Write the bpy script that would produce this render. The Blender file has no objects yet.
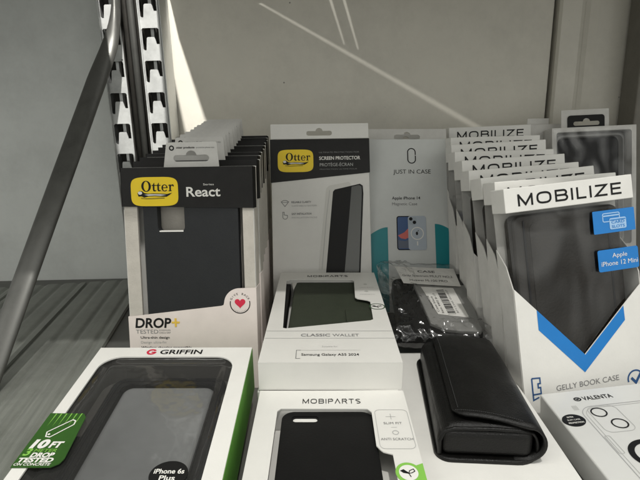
import bpy, bmesh, math, random
from mathutils import Vector, Matrix, Euler, noise
from mathutils.geometry import tessellate_polygon
random.seed(7)
S = 0.01                                   # everything is written in centimetres
sc = bpy.context.scene
COL = sc.collection
pi = math.pi
R = math.radians

# ------------------------------------------------------------------ materials
MATS = {}
def mat(name, col, rough=0.5, metal=0.0, spec=0.5, noise_amt=0.0, noise_scale=60, bump=0.0, bump_scale=300,
        stretch=None, rough_var=0.0, coat=0.0, dark=None, specks=0.0):
    if name in MATS: return MATS[name]
    m = bpy.data.materials.new(name); m.use_nodes = True
    nt = m.node_tree; b = nt.nodes['Principled BSDF']
    b.inputs['Base Color'].default_value = (*col, 1); b.inputs['Roughness'].default_value = rough
    b.inputs['Metallic'].default_value = metal; b.inputs['Specular IOR Level'].default_value = spec
    b.inputs['Coat Weight'].default_value = coat; b.inputs['Coat Roughness'].default_value = 0.15
    tc = nt.nodes.new('ShaderNodeTexCoord'); mp = nt.nodes.new('ShaderNodeMapping')
    nt.links.new(tc.outputs['Object'], mp.inputs['Vector'])
    if stretch: mp.inputs['Scale'].default_value = stretch
    if noise_amt > 0 or rough_var > 0:
        n = nt.nodes.new('ShaderNodeTexNoise'); n.inputs['Scale'].default_value = noise_scale
        n.inputs['Detail'].default_value = 6; n.inputs['Roughness'].default_value = 0.65
        nt.links.new(mp.outputs['Vector'], n.inputs['Vector'])
        if noise_amt > 0:
            r = nt.nodes.new('ShaderNodeValToRGB')
            d = dark or tuple(c * (1 - noise_amt) for c in col)
            r.color_ramp.elements[0].position = 0.3; r.color_ramp.elements[0].color = (*d, 1)
            r.color_ramp.elements[1].position = 0.7; r.color_ramp.elements[1].color = (*[min(1, c * (1 + noise_amt * .4)) for c in col], 1)
            nt.links.new(n.outputs['Fac'], r.inputs['Fac']); nt.links.new(r.outputs['Color'], b.inputs['Base Color'])
        if rough_var > 0:
            mr = nt.nodes.new('ShaderNodeMapRange'); mr.inputs['To Min'].default_value = rough - rough_var
            mr.inputs['To Max'].default_value = rough + rough_var; mr.inputs['From Min'].default_value = .3; mr.inputs['From Max'].default_value = .7
            nt.links.new(n.outputs['Fac'], mr.inputs['Value']); nt.links.new(mr.outputs['Result'], b.inputs['Roughness'])
    if specks > 0:      # small chips and smudges with their own shapes
        v = nt.nodes.new('ShaderNodeTexVoronoi'); v.inputs['Scale'].default_value = 26; v.inputs['Randomness'].default_value = 1
        ns = nt.nodes.new('ShaderNodeTexNoise'); ns.inputs['Scale'].default_value = 11; ns.inputs['Detail'].default_value = 8; ns.inputs['Roughness'].default_value = .75
        nt.links.new(tc.outputs['Object'], v.inputs['Vector']); nt.links.new(tc.outputs['Object'], ns.inputs['Vector'])
        r1 = nt.nodes.new('ShaderNodeValToRGB'); r1.color_ramp.elements[0].position = .02; r1.color_ramp.elements[0].color = (.25, .25, .25, 1); r1.color_ramp.elements[1].position = .035; r1.color_ramp.elements[1].color = (1, 1, 1, 1)
        r2 = nt.nodes.new('ShaderNodeValToRGB'); r2.color_ramp.elements[0].position = .33; r2.color_ramp.elements[0].color = (1 - specks, 1 - specks, 1 - specks, 1); r2.color_ramp.elements[1].position = .55; r2.color_ramp.elements[1].color = (1, 1, 1, 1)
        nt.links.new(v.outputs['Distance'], r1.inputs['Fac']); nt.links.new(ns.outputs['Fac'], r2.inputs['Fac'])
        m1 = nt.nodes.new('ShaderNodeMix'); m1.data_type = 'RGBA'; m1.blend_type = 'MULTIPLY'; m1.inputs[0].default_value = 1
        m2 = nt.nodes.new('ShaderNodeMix'); m2.data_type = 'RGBA'; m2.blend_type = 'MULTIPLY'; m2.inputs[0].default_value = 1
        nt.links.new(r1.outputs['Color'], m1.inputs[6]); nt.links.new(r2.outputs['Color'], m1.inputs[7])
        if b.inputs['Base Color'].is_linked: nt.links.new(b.inputs['Base Color'].links[0].from_socket, m2.inputs[6])
        else: m2.inputs[6].default_value = (*col, 1)
        nt.links.new(m1.outputs[2], m2.inputs[7]); nt.links.new(m2.outputs[2], b.inputs['Base Color'])
    if bump > 0:
        n2 = nt.nodes.new('ShaderNodeTexNoise'); n2.inputs['Scale'].default_value = bump_scale; n2.inputs['Detail'].default_value = 3
        nt.links.new(mp.outputs['Vector'], n2.inputs['Vector'])
        bp = nt.nodes.new('ShaderNodeBump'); bp.inputs['Strength'].default_value = bump; bp.inputs['Distance'].default_value = 0.001
        nt.links.new(n2.outputs['Fac'], bp.inputs['Height']); nt.links.new(bp.outputs['Normal'], b.inputs['Normal'])
    MATS[name] = m
    return m

def film(name, fac=0.1, tint=(1, 1, 1), rough=0.06, bump=0.5, scale=25, milk=0.0, stretch=(1, 1, 1), detail=4):
    """clear plastic film: mostly see-through, with a rippled glossy coat"""
    m = bpy.data.materials.new(name); m.use_nodes = True; nt = m.node_tree
    for n in list(nt.nodes): nt.nodes.remove(n)
    out = nt.nodes.new('ShaderNodeOutputMaterial')
    tr = nt.nodes.new('ShaderNodeBsdfTransparent'); tr.inputs['Color'].default_value = (*tint, 1)
    gl = nt.nodes.new('ShaderNodeBsdfGlossy'); gl.inputs['Roughness'].default_value = rough
    df = nt.nodes.new('ShaderNodeBsdfDiffuse'); df.inputs['Color'].default_value = (.8, .8, .78, 1)
    lw = nt.nodes.new('ShaderNodeLayerWeight'); lw.inputs['Blend'].default_value = 0.35
    ad = nt.nodes.new('ShaderNodeMath'); ad.operation = 'MULTIPLY_ADD'; ad.inputs[1].default_value = 0.42; ad.inputs[2].default_value = fac
    tc = nt.nodes.new('ShaderNodeTexCoord'); mp = nt.nodes.new('ShaderNodeMapping'); mp.inputs['Scale'].default_value = stretch
    n = nt.nodes.new('ShaderNodeTexNoise'); n.inputs['Scale'].default_value = scale; n.inputs['Detail'].default_value = detail
    bp = nt.nodes.new('ShaderNodeBump'); bp.inputs['Strength'].default_value = bump; bp.inputs['Distance'].default_value = 0.004
    L = nt.links.new
    L(tc.outputs['Object'], mp.inputs['Vector']); L(mp.outputs['Vector'], n.inputs['Vector']); L(n.outputs['Fac'], bp.inputs['Height'])
    L(bp.outputs['Normal'], gl.inputs['Normal']); L(bp.outputs['Normal'], lw.inputs['Normal'])
    L(lw.outputs['Fresnel'], ad.inputs[0])
    m1 = nt.nodes.new('ShaderNodeMixShader'); m2 = nt.nodes.new('ShaderNodeMixShader')
    m2.inputs['Fac'].default_value = milk
    L(tr.outputs[0], m2.inputs[1]); L(df.outputs[0], m2.inputs[2])
    L(ad.outputs[0], m1.inputs['Fac']); L(m2.outputs[0], m1.inputs[1]); L(gl.outputs[0], m1.inputs[2])
    L(m1.outputs[0], out.inputs['Surface'])
    MATS[name] = m
    return m

WHITE = mat('white card', (.76, .75, .715), .42, noise_amt=.05, noise_scale=40, bump=.06, bump_scale=900)
WHITE2 = mat('grey white card', (.60, .59, .56), .5, noise_amt=.10, noise_scale=60, bump=.1, bump_scale=700)
IVORY = mat('satin ivory card', (.71, .70, .665), .33, specks=.04, noise_amt=.04, noise_scale=30, bump=.05, bump_scale=800)
BEIGE = mat('beige pulp card', (.50, .47, .42), .7, noise_amt=.12, noise_scale=90, bump=.2, bump_scale=800)
PINK = mat('blush card', (.76, .68, .64), .4, noise_amt=.06, noise_scale=50)
BLACKC = mat('black printed card', (.011, .0105, .010), .42, spec=.28, noise_amt=.25, noise_scale=70, bump=.08, bump_scale=700)
INK = mat('black ink', (.008, .008, .008), .5, spec=.25)
GINK = mat('grey ink', (.20, .20, .20), .6)
LINK = mat('light grey ink', (.42, .42, .41), .6)
WINK = mat('white ink', (.75, .74, .70), .5)
YEL = mat('yellow ink', (.86, .62, .012), .3, noise_amt=.04)
YELD = mat('golden plus ink', (.75, .50, .08), .4)
RED = mat('red ink', (.62, .02, .06), .4)
TEAL = mat('teal ink', (.008, .23, .26), .42, noise_amt=.05)
BLUE = mat('blue ink', (.008, .19, .56), .35, noise_amt=.05)
NAVY = mat('navy ink', (.02, .08, .22), .4)
GREEN = mat('green card', (.13, .36, .05), .4, noise_amt=.25, noise_scale=35)
DGREEN = mat('dark green label', (.035, .11, .018), .3, noise_amt=.3, noise_scale=25)
LGREEN = mat('light green ink', (.22, .50, .08), .4)
SLATE = mat('dark slate silicone', (.017, .0185, .020), .6, spec=.3, noise_amt=.10, noise_scale=50, bump=.15, bump_scale=1500)
MATT = mat('matt black plastic', (.005, .005, .005), .5, spec=.22, noise_amt=.2, bump=.1, bump_scale=900)
GLOSSB = mat('glossy black plastic', (.006, .006, .007), .2, spec=.4, rough_var=.06, noise_scale=20)
OLIVE = mat('olive black leatherette', (.034, .041, .027), .55, spec=.25, noise_amt=.15, noise_scale=120, bump=.35, bump_scale=1400)
BSIDE = mat('matt black card edge', (.010, .0095, .009), .75, spec=.1)
POSTM = mat('brown grey painted post', (.17, .16, .135), .55, noise_amt=.15)
BOOKM = mat('brown black leatherette', (.017, .0135, .0095), .36, spec=.4, noise_amt=.4, noise_scale=30, bump=.3, bump_scale=500)
TRAYM = mat('haze greyed tray plastic', (.075, .072, .066), .22, noise_amt=.2, noise_scale=15)  # tray greyed to carry the reflected haze of the film over it
COOLW = mat('cool white card', (.60, .615, .60), .42, noise_amt=.05, noise_scale=40)
LEATH = mat('black leather', (.0035, .0033, .003), .42, spec=.30, noise_amt=.25, noise_scale=90, bump=.35, bump_scale=1300, rough_var=.09)
THREAD = mat('black thread', (.03, .03, .03), .7)
BLISTER = mat('translucent smoke plastic', (.17, .175, .175), .2, noise_amt=.45, noise_scale=7, rough_var=.08)
STEEL = mat('galvanised steel', (.50, .51, .50), .36, metal=.75, noise_amt=.22, noise_scale=25, bump=.12, bump_scale=200, rough_var=.1)
STEELB = mat('bright zinc steel', (.50, .51, .50), .42, specks=.35, metal=.12, noise_amt=.12, noise_scale=70, bump=.1, bump_scale=300)
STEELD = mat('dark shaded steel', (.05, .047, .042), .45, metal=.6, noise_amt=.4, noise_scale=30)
BRUSH = mat('brushed shelf steel', (.25, .26, .235), .5, metal=.2, specks=.25, noise_amt=.20, noise_scale=16, stretch=(14, .5, 1), bump=.2, bump_scale=120, rough_var=.1)
TUBE = mat('grey tube steel', (.13, .13, .122), .42, specks=.3, metal=.6, noise_amt=.10, noise_scale=10, stretch=(14, 14, .6), rough_var=.06)
WALLB = mat('beige painted steel', (.66, .635, .56), .5, specks=.10, noise_amt=.10, noise_scale=6, rough_var=.08, bump=.08, bump_scale=500)
WALLG = mat('blue grey painted steel', (.66, .68, .66), .45, specks=.12, noise_amt=.12, noise_scale=5, rough_var=.1, bump=.05, bump_scale=400)
SHELFD = mat('dark grey shelf steel', (.13, .13, .12), .5, metal=.2, noise_amt=.25, noise_scale=20)
LEAD = mat('silver grey sleeve', (.24, .24, .23), .35, noise_amt=.12, noise_scale=30)
SKYB = mat('screen blue ink', (.03, .08, .22), .3)
CORAL = mat('screen coral ink', (.60, .12, .10), .3)
PALEB = mat('pale phone ink', (.42, .47, .53), .35)
FILM = film('clear window film', .045, bump=.35, scale=22)
FILMG = film('clear blister film', .06, rough=.09, bump=.8, scale=14, milk=.022)  # faint milk stands in for reflected haze on the blister
FILMM = film('scratched window film', .05, rough=.08, bump=.8, scale=14, milk=.0, stretch=(1.5, .6, 1), detail=1.2)
FILMB = film('crinkled bag film', .05, rough=.14, bump=.6, scale=32, milk=.0, detail=2)

# ------------------------------------------------------------------ mesh builder (centimetres)
class MB:
    def __init__(s): s.v = []; s.f = []; s.mi = []; s.mats = []; s.sm = []
    def _m(s, m):
        if m not in s.mats: s.mats.append(m)
        return s.mats.index(m)
    def add(s, vs, fs, m, smooth=False):
        k = len(s.v); s.v += [tuple(v) for v in vs]; i = s._m(m)
        for f in fs: s.f.append([k + a for a in f]); s.mi.append(i); s.sm.append(smooth)
        return s
    def flat(s, outer, m, z=0.02, holes=()):
        """printed sheet: polygon with holes, facing +z"""
        loops = [[Vector((p[0], p[1], 0)) for p in outer]] + [[Vector((p[0], p[1], 0)) for p in h] for h in holes]
        pts = [p for l in loops for p in l]
        fs = []
        for t in tessellate_polygon(loops):
            a, b, c = (pts[i] for i in t)
            if (b - a).cross(c - a).z < 0: t = (t[0], t[2], t[1])
            fs.append(t)
        return s.add([(p.x, p.y, z) for p in pts], fs, m)
    def plate(s, outer, m, z0, z1, holes=()):
        loops = [[Vector((p[0], p[1], 0)) for p in l] for l in [outer] + list(holes)]
        pts = [p for l in loops for p in l]; n = len(pts); fs = []
        for t in tessellate_polygon(loops):
            a, b, c = (pts[i] for i in t)
            if (b - a).cross(c - a).z < 0: t = (t[0], t[2], t[1])
            fs.append(tuple(i + n for i in t)); fs.append((t[2], t[1], t[0]))
        k = 0
        for li, l in enumerate(loops):
            ar = sum(l[i].x * l[(i + 1) % len(l)].y - l[(i + 1) % len(l)].x * l[i].y for i in range(len(l)))
            fwd = (ar > 0) == (li == 0)
            for i in range(len(l)):
                a, b = k + i, k + (i + 1) % len(l)
                fs.append((a, b, b + n, a + n) if fwd else (b, a, a + n, b + n))
            k += len(l)
        return s.add([(p.x, p.y, z0) for p in pts] + [(p.x, p.y, z1) for p in pts], fs, m)
    def box(s, x0, x1, y0, y1, z0, z1, m, bev=0.05, seg=2):
        bm = bmesh.new(); bmesh.ops.create_cube(bm, size=1)
        for v in bm.verts: v.co = Vector(((x0 + x1) / 2 + v.co.x * (x1 - x0), (y0 + y1) / 2 + v.co.y * (y1 - y0), (z0 + z1) / 2 + v.co.z * (z1 - z0)))
        if bev: bmesh.ops.bevel(bm, geom=bm.edges[:], offset=bev, segments=seg, affect='EDGES', profile=.5)
        bm.verts.index_update(); s.add([v.co[:] for v in bm.verts], [[v.index for v in f.verts] for f in bm.faces], m); bm.free(); return s
    def slab(s, outer, m, z0, z1, bev=.1, seg=3):
        """solid with rounded rim from an outline"""
        bm = bmesh.new(); vs = [bm.verts.new((p[0], p[1], z0)) for p in outer]; f = bm.faces.new(vs)
        r = bmesh.ops.extrude_face_region(bm, geom=[f]); tv = [g for g in r['geom'] if isinstance(g, bmesh.types.BMVert)]
        for v in tv: v.co.z = z1
        es = [e for e in bm.edges if all(abs(v.co.z - z1) < 1e-6 for v in e.verts)]
        bmesh.ops.recalc_face_normals(bm, faces=bm.faces[:])
        bmesh.ops.bevel(bm, geom=es, offset=bev, segments=seg, affect='EDGES', profile=.5)
        bm.verts.index_update(); s.add([v.co[:] for v in bm.verts], [[v.index for v in f.verts] for f in bm.faces], m); bm.free(); return s
    def stroke(s, pts, w, m, z=0.03, closed=False):
        P = [Vector(p) for p in pts]
        if closed and (P[0] - P[-1]).length < 1e-6: P = P[:-1]
        n = len(P); vs = []
        for i in range(n):
            d1 = (P[i] - P[i - 1]).normalized() if (i or closed) else None
            d2 = (P[(i + 1) % n] - P[i]).normalized() if (i < n - 1 or closed) else None
            d1 = d1 or d2; d2 = d2 or d1
            n1 = Vector((-d1.y, d1.x)); n2 = Vector((-d2.y, d2.x)); mm = n1 + n2
            if mm.length < 1e-4: mm = n1
            mm.normalize(); k = w / 2 / max(.33, mm.dot(n1)); nn = mm * k
            vs += [(P[i].x - nn.x, P[i].y - nn.y, z), (P[i].x + nn.x, P[i].y + nn.y, z)]
        fs = [(2 * i, 2 * ((i + 1) % n), 2 * ((i + 1) % n) + 1, 2 * i + 1) for i in range(n if closed else n - 1)]
        return s.add(vs, fs, m)
    def wide(s, string, x, y, w, h, m, z=.03, th=.12, gap=.30):
        """wide grotesque capitals drawn with an even stroke; th is the stroke as a share of the cap height"""
        def arc(cx, cy, rx, ry, a0, a1, n=10): return [(cx + rx * math.cos(R(a0 + (a1 - a0) * k / n)), cy + ry * math.sin(R(a0 + (a1 - a0) * k / n))) for k in range(n + 1)]
        t = th / 2; a, b = t, 1 - t
        def sup(cx, cy, rx, ry, n=36):
            o = []
            for k in range(n):
                q = 2 * pi * k / n; c, d = math.cos(q), math.sin(q)
                o.append((cx + rx * math.copysign(abs(c) ** .72, c), cy + ry * math.copysign(abs(d) ** .72, d)))
            return o
        G = {'M': (1.25, [([(t, 0), (t, b + t)], 0), ([(t, b), (.625, .12), (1.25 - t, b)], 0), ([(1.25 - t, 1), (1.25 - t, 0)], 0)]),
             'O': (1.25, [(sup(.625, .5, .625 - t, .5 - t), 1)]),
             'B': (1.05, [([(t, 0), (t, 1)], 0), ([(t, b)] + arc(.72, (b + .52) / 2, .24, (b - .52) / 2, 90, -90) + [(t, .52)], 0), ([(t, .52)] + arc(.74, (.52 + a) / 2, .27, (.52 - a) / 2, 90, -90) + [(t, a)], 0)]),
             'I': (th, [([(t, 0), (t, 1)], 0)]),
             'L': (.82, [([(t, 1), (t, a), (.82, a)], 0)]),
             'Z': (1.05, [([(.03, b), (.97, b), (.06, a), (1.05, a)], 0)]),
             'E': (.92, [([(.92, b), (t, b), (t, a), (.92, a)], 0), ([(t, .52), (.86, .52)], 0)]),
             'P': (.98, [([(t, 0), (t, 1)], 0), ([(t, b), (.68, b)] + arc(.68, .70, .25, .30 - t, 90, -90) + [(t, .40 + t)], 0)]),
             'R': (1.02, [([(t, 0), (t, 1)], 0), ([(t, b), (.70, b)] + arc(.70, .72, .24, .28 - t, 90, -90) + [(t, .44 + t)], 0), ([(.62, .46), (.98, 0)], 0)]),
             'A': (1.1, [([(.05, 0), (.55, .97), (1.05, 0)], 0)]),
             'T': (1.0, [([(0, b), (1.0, b)], 0), ([(.5, b), (.5, 0)], 0)]),
             'S': (.95, [([(.88, .86)] + arc(.5, .74, .42, .26 - t, 50, 270, 14) + arc(.46, .27, .43, .27 - t, 85, -130, 14) , 0)])}
        tot = sum(G[c][0] for c in string) + gap * (len(string) - 1); kx = w / tot; px = x; q = 0
        for c in string:
            for path, cl in G[c][1]:
                k0 = len(s.v)
                s.stroke(path, th, m, z + q * .0012, bool(cl)); q = (q + 1) % 4
                for i in range(k0, len(s.v)):
                    v = s.v[i]; s.v[i] = (px + v[0] * kx, y + v[1] * h, v[2])
            px += (G[c][0] + gap) * kx
        return s
    def tube(s, pts, r, m, n=16, caps=True):
        """pts: 3-D points, r: list of (rx, ry, twist) or a number"""
        P = [Vector(p) for p in pts]; vs = []
        for i, p in enumerate(P):
            t = (P[min(i + 1, len(P) - 1)] - P[max(i - 1, 0)]).normalized()
            u = t.cross(Vector((0, 1, 0.01))).normalized(); w = u.cross(t).normalized()
            a, b, tw = r[i] if isinstance(r, list) else (r, r, 0)
            for k in range(n):
                q = 2 * pi * k / n; x, y = a * math.cos(q), b * math.sin(q)
                x, y = x * math.cos(tw) - y * math.sin(tw), x * math.sin(tw) + y * math.cos(tw)
                vs.append(p + u * x + w * y)
        fs = [(i * n + k, i * n + (k + 1) % n, (i + 1) * n + (k + 1) % n, (i + 1) * n + k) for i in range(len(P) - 1) for k in range(n)]
        if caps: fs += [tuple(range(n))[::-1], tuple((len(P) - 1) * n + k for k in range(n))]
        return s.add(vs, fs, m, True)
    def text(s, string, x, y, w, h, m, z=0.03, bold=0.0, skew=0.0, align='L', rot=0.0):
        """lettering fitted to width w and cap height h (w=None keeps the letters' own width times h)"""
        if 'M' in string: bold = 0
        vs, fs = glyphs(string, bold, skew)
        xs = [v[0] for v in vs]; x0, x1 = min(xs), max(xs); cap = 0.695
        sx = h / cap if w is None else w / (x1 - x0); sy = h / cap; ww = (x1 - x0) * sx
        ox = {'L': 0, 'C': -ww / 2, 'R': -ww}[align]; c, d = math.cos(rot), math.sin(rot)
        out = []
        for v in vs:
            px, py = ox + (v[0] - x0) * sx, v[1] * sy
            out.append((x + px * c - py * d, y + px * d + py * c, z))
        return s.add(out, fs, m)
    def disc(s, x, y, r, m, z=0.03, ry=None, n=40):
        return s.flat([(x + r * math.cos(2 * pi * k / n), y + (ry or r) * math.sin(2 * pi * k / n)) for k in range(n)], m, z)
    def ring(s, x, y, r, w, m, z=0.035, a0=0, a1=2 * pi, ry=None, n=48, rot=0):
        pts = []
        full = a1 - a0 > 2 * pi - 1e-3
        for k in range(n + (0 if full else 1)):
            q = a0 + (a1 - a0) * k / n; px, py = r * math.cos(q), (ry or r) * math.sin(q)
            pts.append((x + px * math.cos(rot) - py * math.sin(rot), y + px * math.sin(rot) + py * math.cos(rot)))
        return s.stroke(pts, w, m, z, full)
    def xf(s, M):
        s.v = [tuple(M @ Vector(v)) for v in s.v]; return s
    def build(s, name, parent=None, label=None, smooth=False):
        me = bpy.data.meshes.new(name); me.from_pydata([tuple(c * S for c in v) for v in s.v], [], s.f)
        for m in s.mats: me.materials.append(m)
        me.polygons.foreach_set('material_index', s.mi)
        me.polygons.foreach_set('use_smooth', [True if smooth else b for b in s.sm]); me.update()
        o = bpy.data.objects.new(name, me); COL.objects.link(o); o.parent = parent
        if label: o['label'] = label
        return o

_g = {}
def glyphs(string, bold, skew):
    key = (string, bold, skew)
    if key in _g: return _g[key]
    c = bpy.data.curves.new('t', 'FONT'); c.body = string; c.size = 1; c.offset = bold; c.shear = skew; c.resolution_u = 4
    o = bpy.data.objects.new('t', c); COL.objects.link(o)
    dg = bpy.context.evaluated_depsgraph_get(); me = o.evaluated_get(dg).to_mesh()
    vs = [tuple(v.co) for v in me.vertices]; fs = []
    for p in me.polygons:
        f = list(p.vertices); nz = p.normal.z
        fs.append(f if nz > 0 else f[::-1])
    o.evaluated_get(dg).to_mesh_clear(); bpy.data.objects.remove(o); bpy.data.curves.remove(c)
    _g[key] = (vs, fs)
    return _g[key]

def rrect(x0, x1, y0, y1, r, n=6):
    rs = r if isinstance(r, (list, tuple)) else [r] * 4       # order: bottom-left, bottom-right, top-right, top-left
    out = []
    for (cx, cy, a), q in zip([(x0, y0, pi), (x1, y0, 1.5 * pi), (x1, y1, 0), (x0, y1, .5 * pi)], rs):
        q = max(q, 1e-3); ox = cx + (q if cx == x0 else -q); oy = cy + (q if cy == y0 else -q)
        out += [(ox + q * math.cos(a + k * pi / 2 / n), oy + q * math.sin(a + k * pi / 2 / n)) for k in range(n + 1)]
    return out
def quad(a, b, c, d): return [a, b, c, d]
def euro_hole(cx, cy, w, h, bump):
    """the hang slot of a shop package: a slot with a round bump in the middle of its top edge"""
    p = rrect(cx - w / 2, cx + w / 2, cy - h / 2, cy + h / 2, h * .49, 5)
    i = 3 * 6                                                   # before the top-left corner
    top = [(cx + bump * math.cos(a), cy + h / 2 - .01 + bump * .85 * math.sin(a)) for a in [pi * k / 8 for k in range(9)]]
    return p[:i] + top + p[i:]

def thing(name, label, cat, loc, rot=(0, 0, 0), group=None):
    o = bpy.data.objects.new(name, None); COL.objects.link(o); o.empty_display_size = .02
    o.location = Vector(loc) * S; o.rotation_euler = [R(a) for a in rot]
    o['label'] = label; o['category'] = cat
    if group: o['group'] = group
    return o
def tag(o, label, cat, group=None):
    o['label'] = label; o['category'] = cat
    if group: o['group'] = group
    return o
def struct(o, label=None):
    o['kind'] = 'structure'
    if label: o['label'] = label
    return o
def copy_thing(src, loc, rot, label, keep=None):
    c = src.copy(); COL.objects.link(c); c.location = Vector(loc) * S; c.rotation_euler = [R(a) for a in rot]; c['label'] = label
    def kids(a, b, top=True):
        for ch in [x for x in list(bpy.data.objects) if x.parent == a]:
            if keep and top and ch.name.split('.')[0] not in keep: continue
            if keep and not top and a.name.split('.')[0] not in ('header', 'hang_tab', 'book_case'): continue
            d = ch.copy(); COL.objects.link(d); d.parent = b; kids(ch, d, False)
    kids(src, c)
    return c
def slice_poly(w, y0, y1): return [(-w / 2, y1), (w / 2, y1), (w / 2, y0), (-w / 2, y0)]

# ------------------------------------------------------------------ the shelf bay (setting)
struct(MB().box(-110, 80, 8, 68, -2.2, 0, SHELFD, .1).build('shelf_board'))
up = MB()
holes = [  # openings shaped to cast light onto wall and upright; shelf itself unseen
    [(-17.75, 64.6), (-14.87, 57.62), (-11.77, 52.21), (-9.3, 48.93), (-6.25, 48.89), (-9.92, 53.22), (-14.27, 59.22), (-17.45, 64.6)],
    [(-5.95, 61.95), (-5.35, 62.0), (23.05, 51.2), (22.65, 50.9)],
    [(1.40, 63.75), (1.85, 63.74), (4.95, 58.43), (4.70, 58.44)],
    [(3.05, 63.73), (3.50, 63.72), (6.60, 58.02), (6.35, 58.02)],
    [(-24.0, 60.6), (-17.2, 47.0), (-12.1, 47.0), (-17.5, 60.6)]]
up.plate([(-110, 27), (80, 27), (80, 68), (-110, 68)], WHITE2, 40, 40.15, holes)
struct(up.build('unseen_upper_shelf'))
w = MB(); w.box(-110, -22, 66, 67, -3, 75, WALLG, 0)
struct(w.build('rear_wall_left'))
w = MB(); w.box(-21.5, 29.2, 66, 67, -3, 75, WALLB, .12); w.box(28, 31, 67.1, 67.6, -3, 75, SHELFD, 0); struct(w.build('rear_wall'))  # dark strip added behind the seam to stop light leaking through
# folded filler panels to the right of the seam
prof = [(29.65, 67), (29.65, 65.6), (29.9, 65.25), (32.2, 65.2), (32.7, 65.5), (33.1, 66.1), (33.8, 66.35), (34.8, 66.1), (36.5, 66.0), (60, 66.0), (60, 67)]
w = MB(); w.plate([(p[0], p[1]) for p in prof], WALLB, -3, 75); struct(w.build('rear_wall_right'))

# slotted uprights
def make_post(x0, x1, y, label, flange=2.3):
    t = thing('slotted_upright', label, 'shelf upright', ((x0 + x1) / 2, y, 0), (0, 0, 0), 'slotted steel uprights')
    W = x1 - x0; h = W / 2; pitch = 3.55
    # local x, z up, y depth: plates are drawn as (x, z) then stood up
    M = Matrix.Rotation(pi / 2, 4, 'X')
    for sgn in (-1, 1):
        a, b = (-h, -h + flange) if sgn < 0 else (h - flange, h)
        hs = []
        k = 0
        while .6 + k * pitch + 2.6 < 72:
            z = .6 + k * pitch; c = (a + b) / 2; l, r = a + .17, b - .17
            # inverted U: wide at the top, a bright tongue rising from below
            hs.append([(l, z + 2.45), (l, z + .35), (l + .12, z + .2), (c - .62, z + .2), (c - .46, z + 1.5), (c - .36, z + 1.62), (c + .36, z + 1.62), (c + .46, z + 1.5),
                       (c + .62, z + .85), (r, z + .85), (r, z + 2.45), (r - .15, z + 2.6), (l + .15, z + 2.6)][::-1])
            k += 1
        p = MB().plate([(a, 0), (b, 0), (b, 73), (a, 73)], STEELB, 0, .16, hs).xf(M)
        # rolled lip either side of the slots
        p.box(a - .02, a + .1, -.5, -.02, 0, 73, STEELB, .04)
        p.build('slotted_flange', t)
        # inner strip in painted shade and the bracket web seen in the slots
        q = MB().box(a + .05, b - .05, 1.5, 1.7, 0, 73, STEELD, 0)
        q.box((a + b) / 2 - .18, (a + b) / 2 + .22, .55, 1.48, 0, 73, STEEL, .05)
        q.build('inner_web', t)
    c = MB()
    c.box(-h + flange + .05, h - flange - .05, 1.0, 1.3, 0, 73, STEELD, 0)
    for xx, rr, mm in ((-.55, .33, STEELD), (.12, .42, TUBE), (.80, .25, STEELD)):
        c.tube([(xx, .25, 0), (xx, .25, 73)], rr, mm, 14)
    c.build('centre_channel', t)
    side = MB(); side.box(-h - .16, -h - .03, -.1, 3.6, 0, 73, STEEL, .03); side.box(h + .03, h + .16, -.1, 3.6, 0, 73, STEEL, .03)
    side.build('side_plate', t)
    return t
make_post(-24.7, -17.9, 62, 'slotted galvanised shelf upright behind the black-banded case packages on the left')
rp = thing('corner_upright', 'dark grey plain shelf upright at the right edge beside the rear wall', 'shelf upright', (39.9, 62.2, 0), (0, -.6, 0), 'plain corner uprights')
MB().box(-1.3, 6, 0, 3.5, 0, 73, POSTM, .2).build('post', rp)

# diagonal brace
pts = [(-21.55, 60.6, 38.5), (-21.80, 60, 34.75), (-21.97, 59.2, 32.0), (-22.5, 58.2, 29.3), (-23.41, 56, 25.65), (-24.15, 52, 20.7), (-24.9, 48, 15.75), (-25.64, 44, 10.81), (-26.38, 40, 5.86), (-27.26, 35.3, .05)]
rad = [(.32, .8, 0), (.36, .8, 0), (.62, .7, 0), (.95, .55, 0), (1.15, .45, 0), (1.15, .42, 0), (1.13, .42, 0), (1.1, .42, 0), (1.08, .42, 0), (1.08, .42, 0)]
def smooth_path(P, Rr, n=5):
    o, q = [], []
    for i in range(len(P) - 1):
        p0, p1, p2, p3 = (Vector(P[max(0, min(len(P) - 1, i + d))]) for d in (-1, 0, 1, 2))
        for k in range(n):
            t = k / n
            o.append(.5 * ((2 * p1) + (p2 - p0) * t + (2 * p0 - 5 * p1 + 4 * p2 - p3) * t * t + (3 * p1 - p0 - 3 * p2 + p3) * t ** 3))
            q.append(tuple(a + (b - a) * t for a, b in zip(Rr[i], Rr[i + 1])))
    o.append(Vector(P[-1])); q.append(Rr[-1]); return o, q
pp, rr = smooth_path(pts, rad)
b = MB().tube(pp, [(a_ * .92, b_, c_) for a_, b_, c_ in rr], TUBE, 28)
tag(b.build('brace_bar'), 'grey flattened steel bar slanting down to the left from the slotted upright', 'brace bar')

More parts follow.
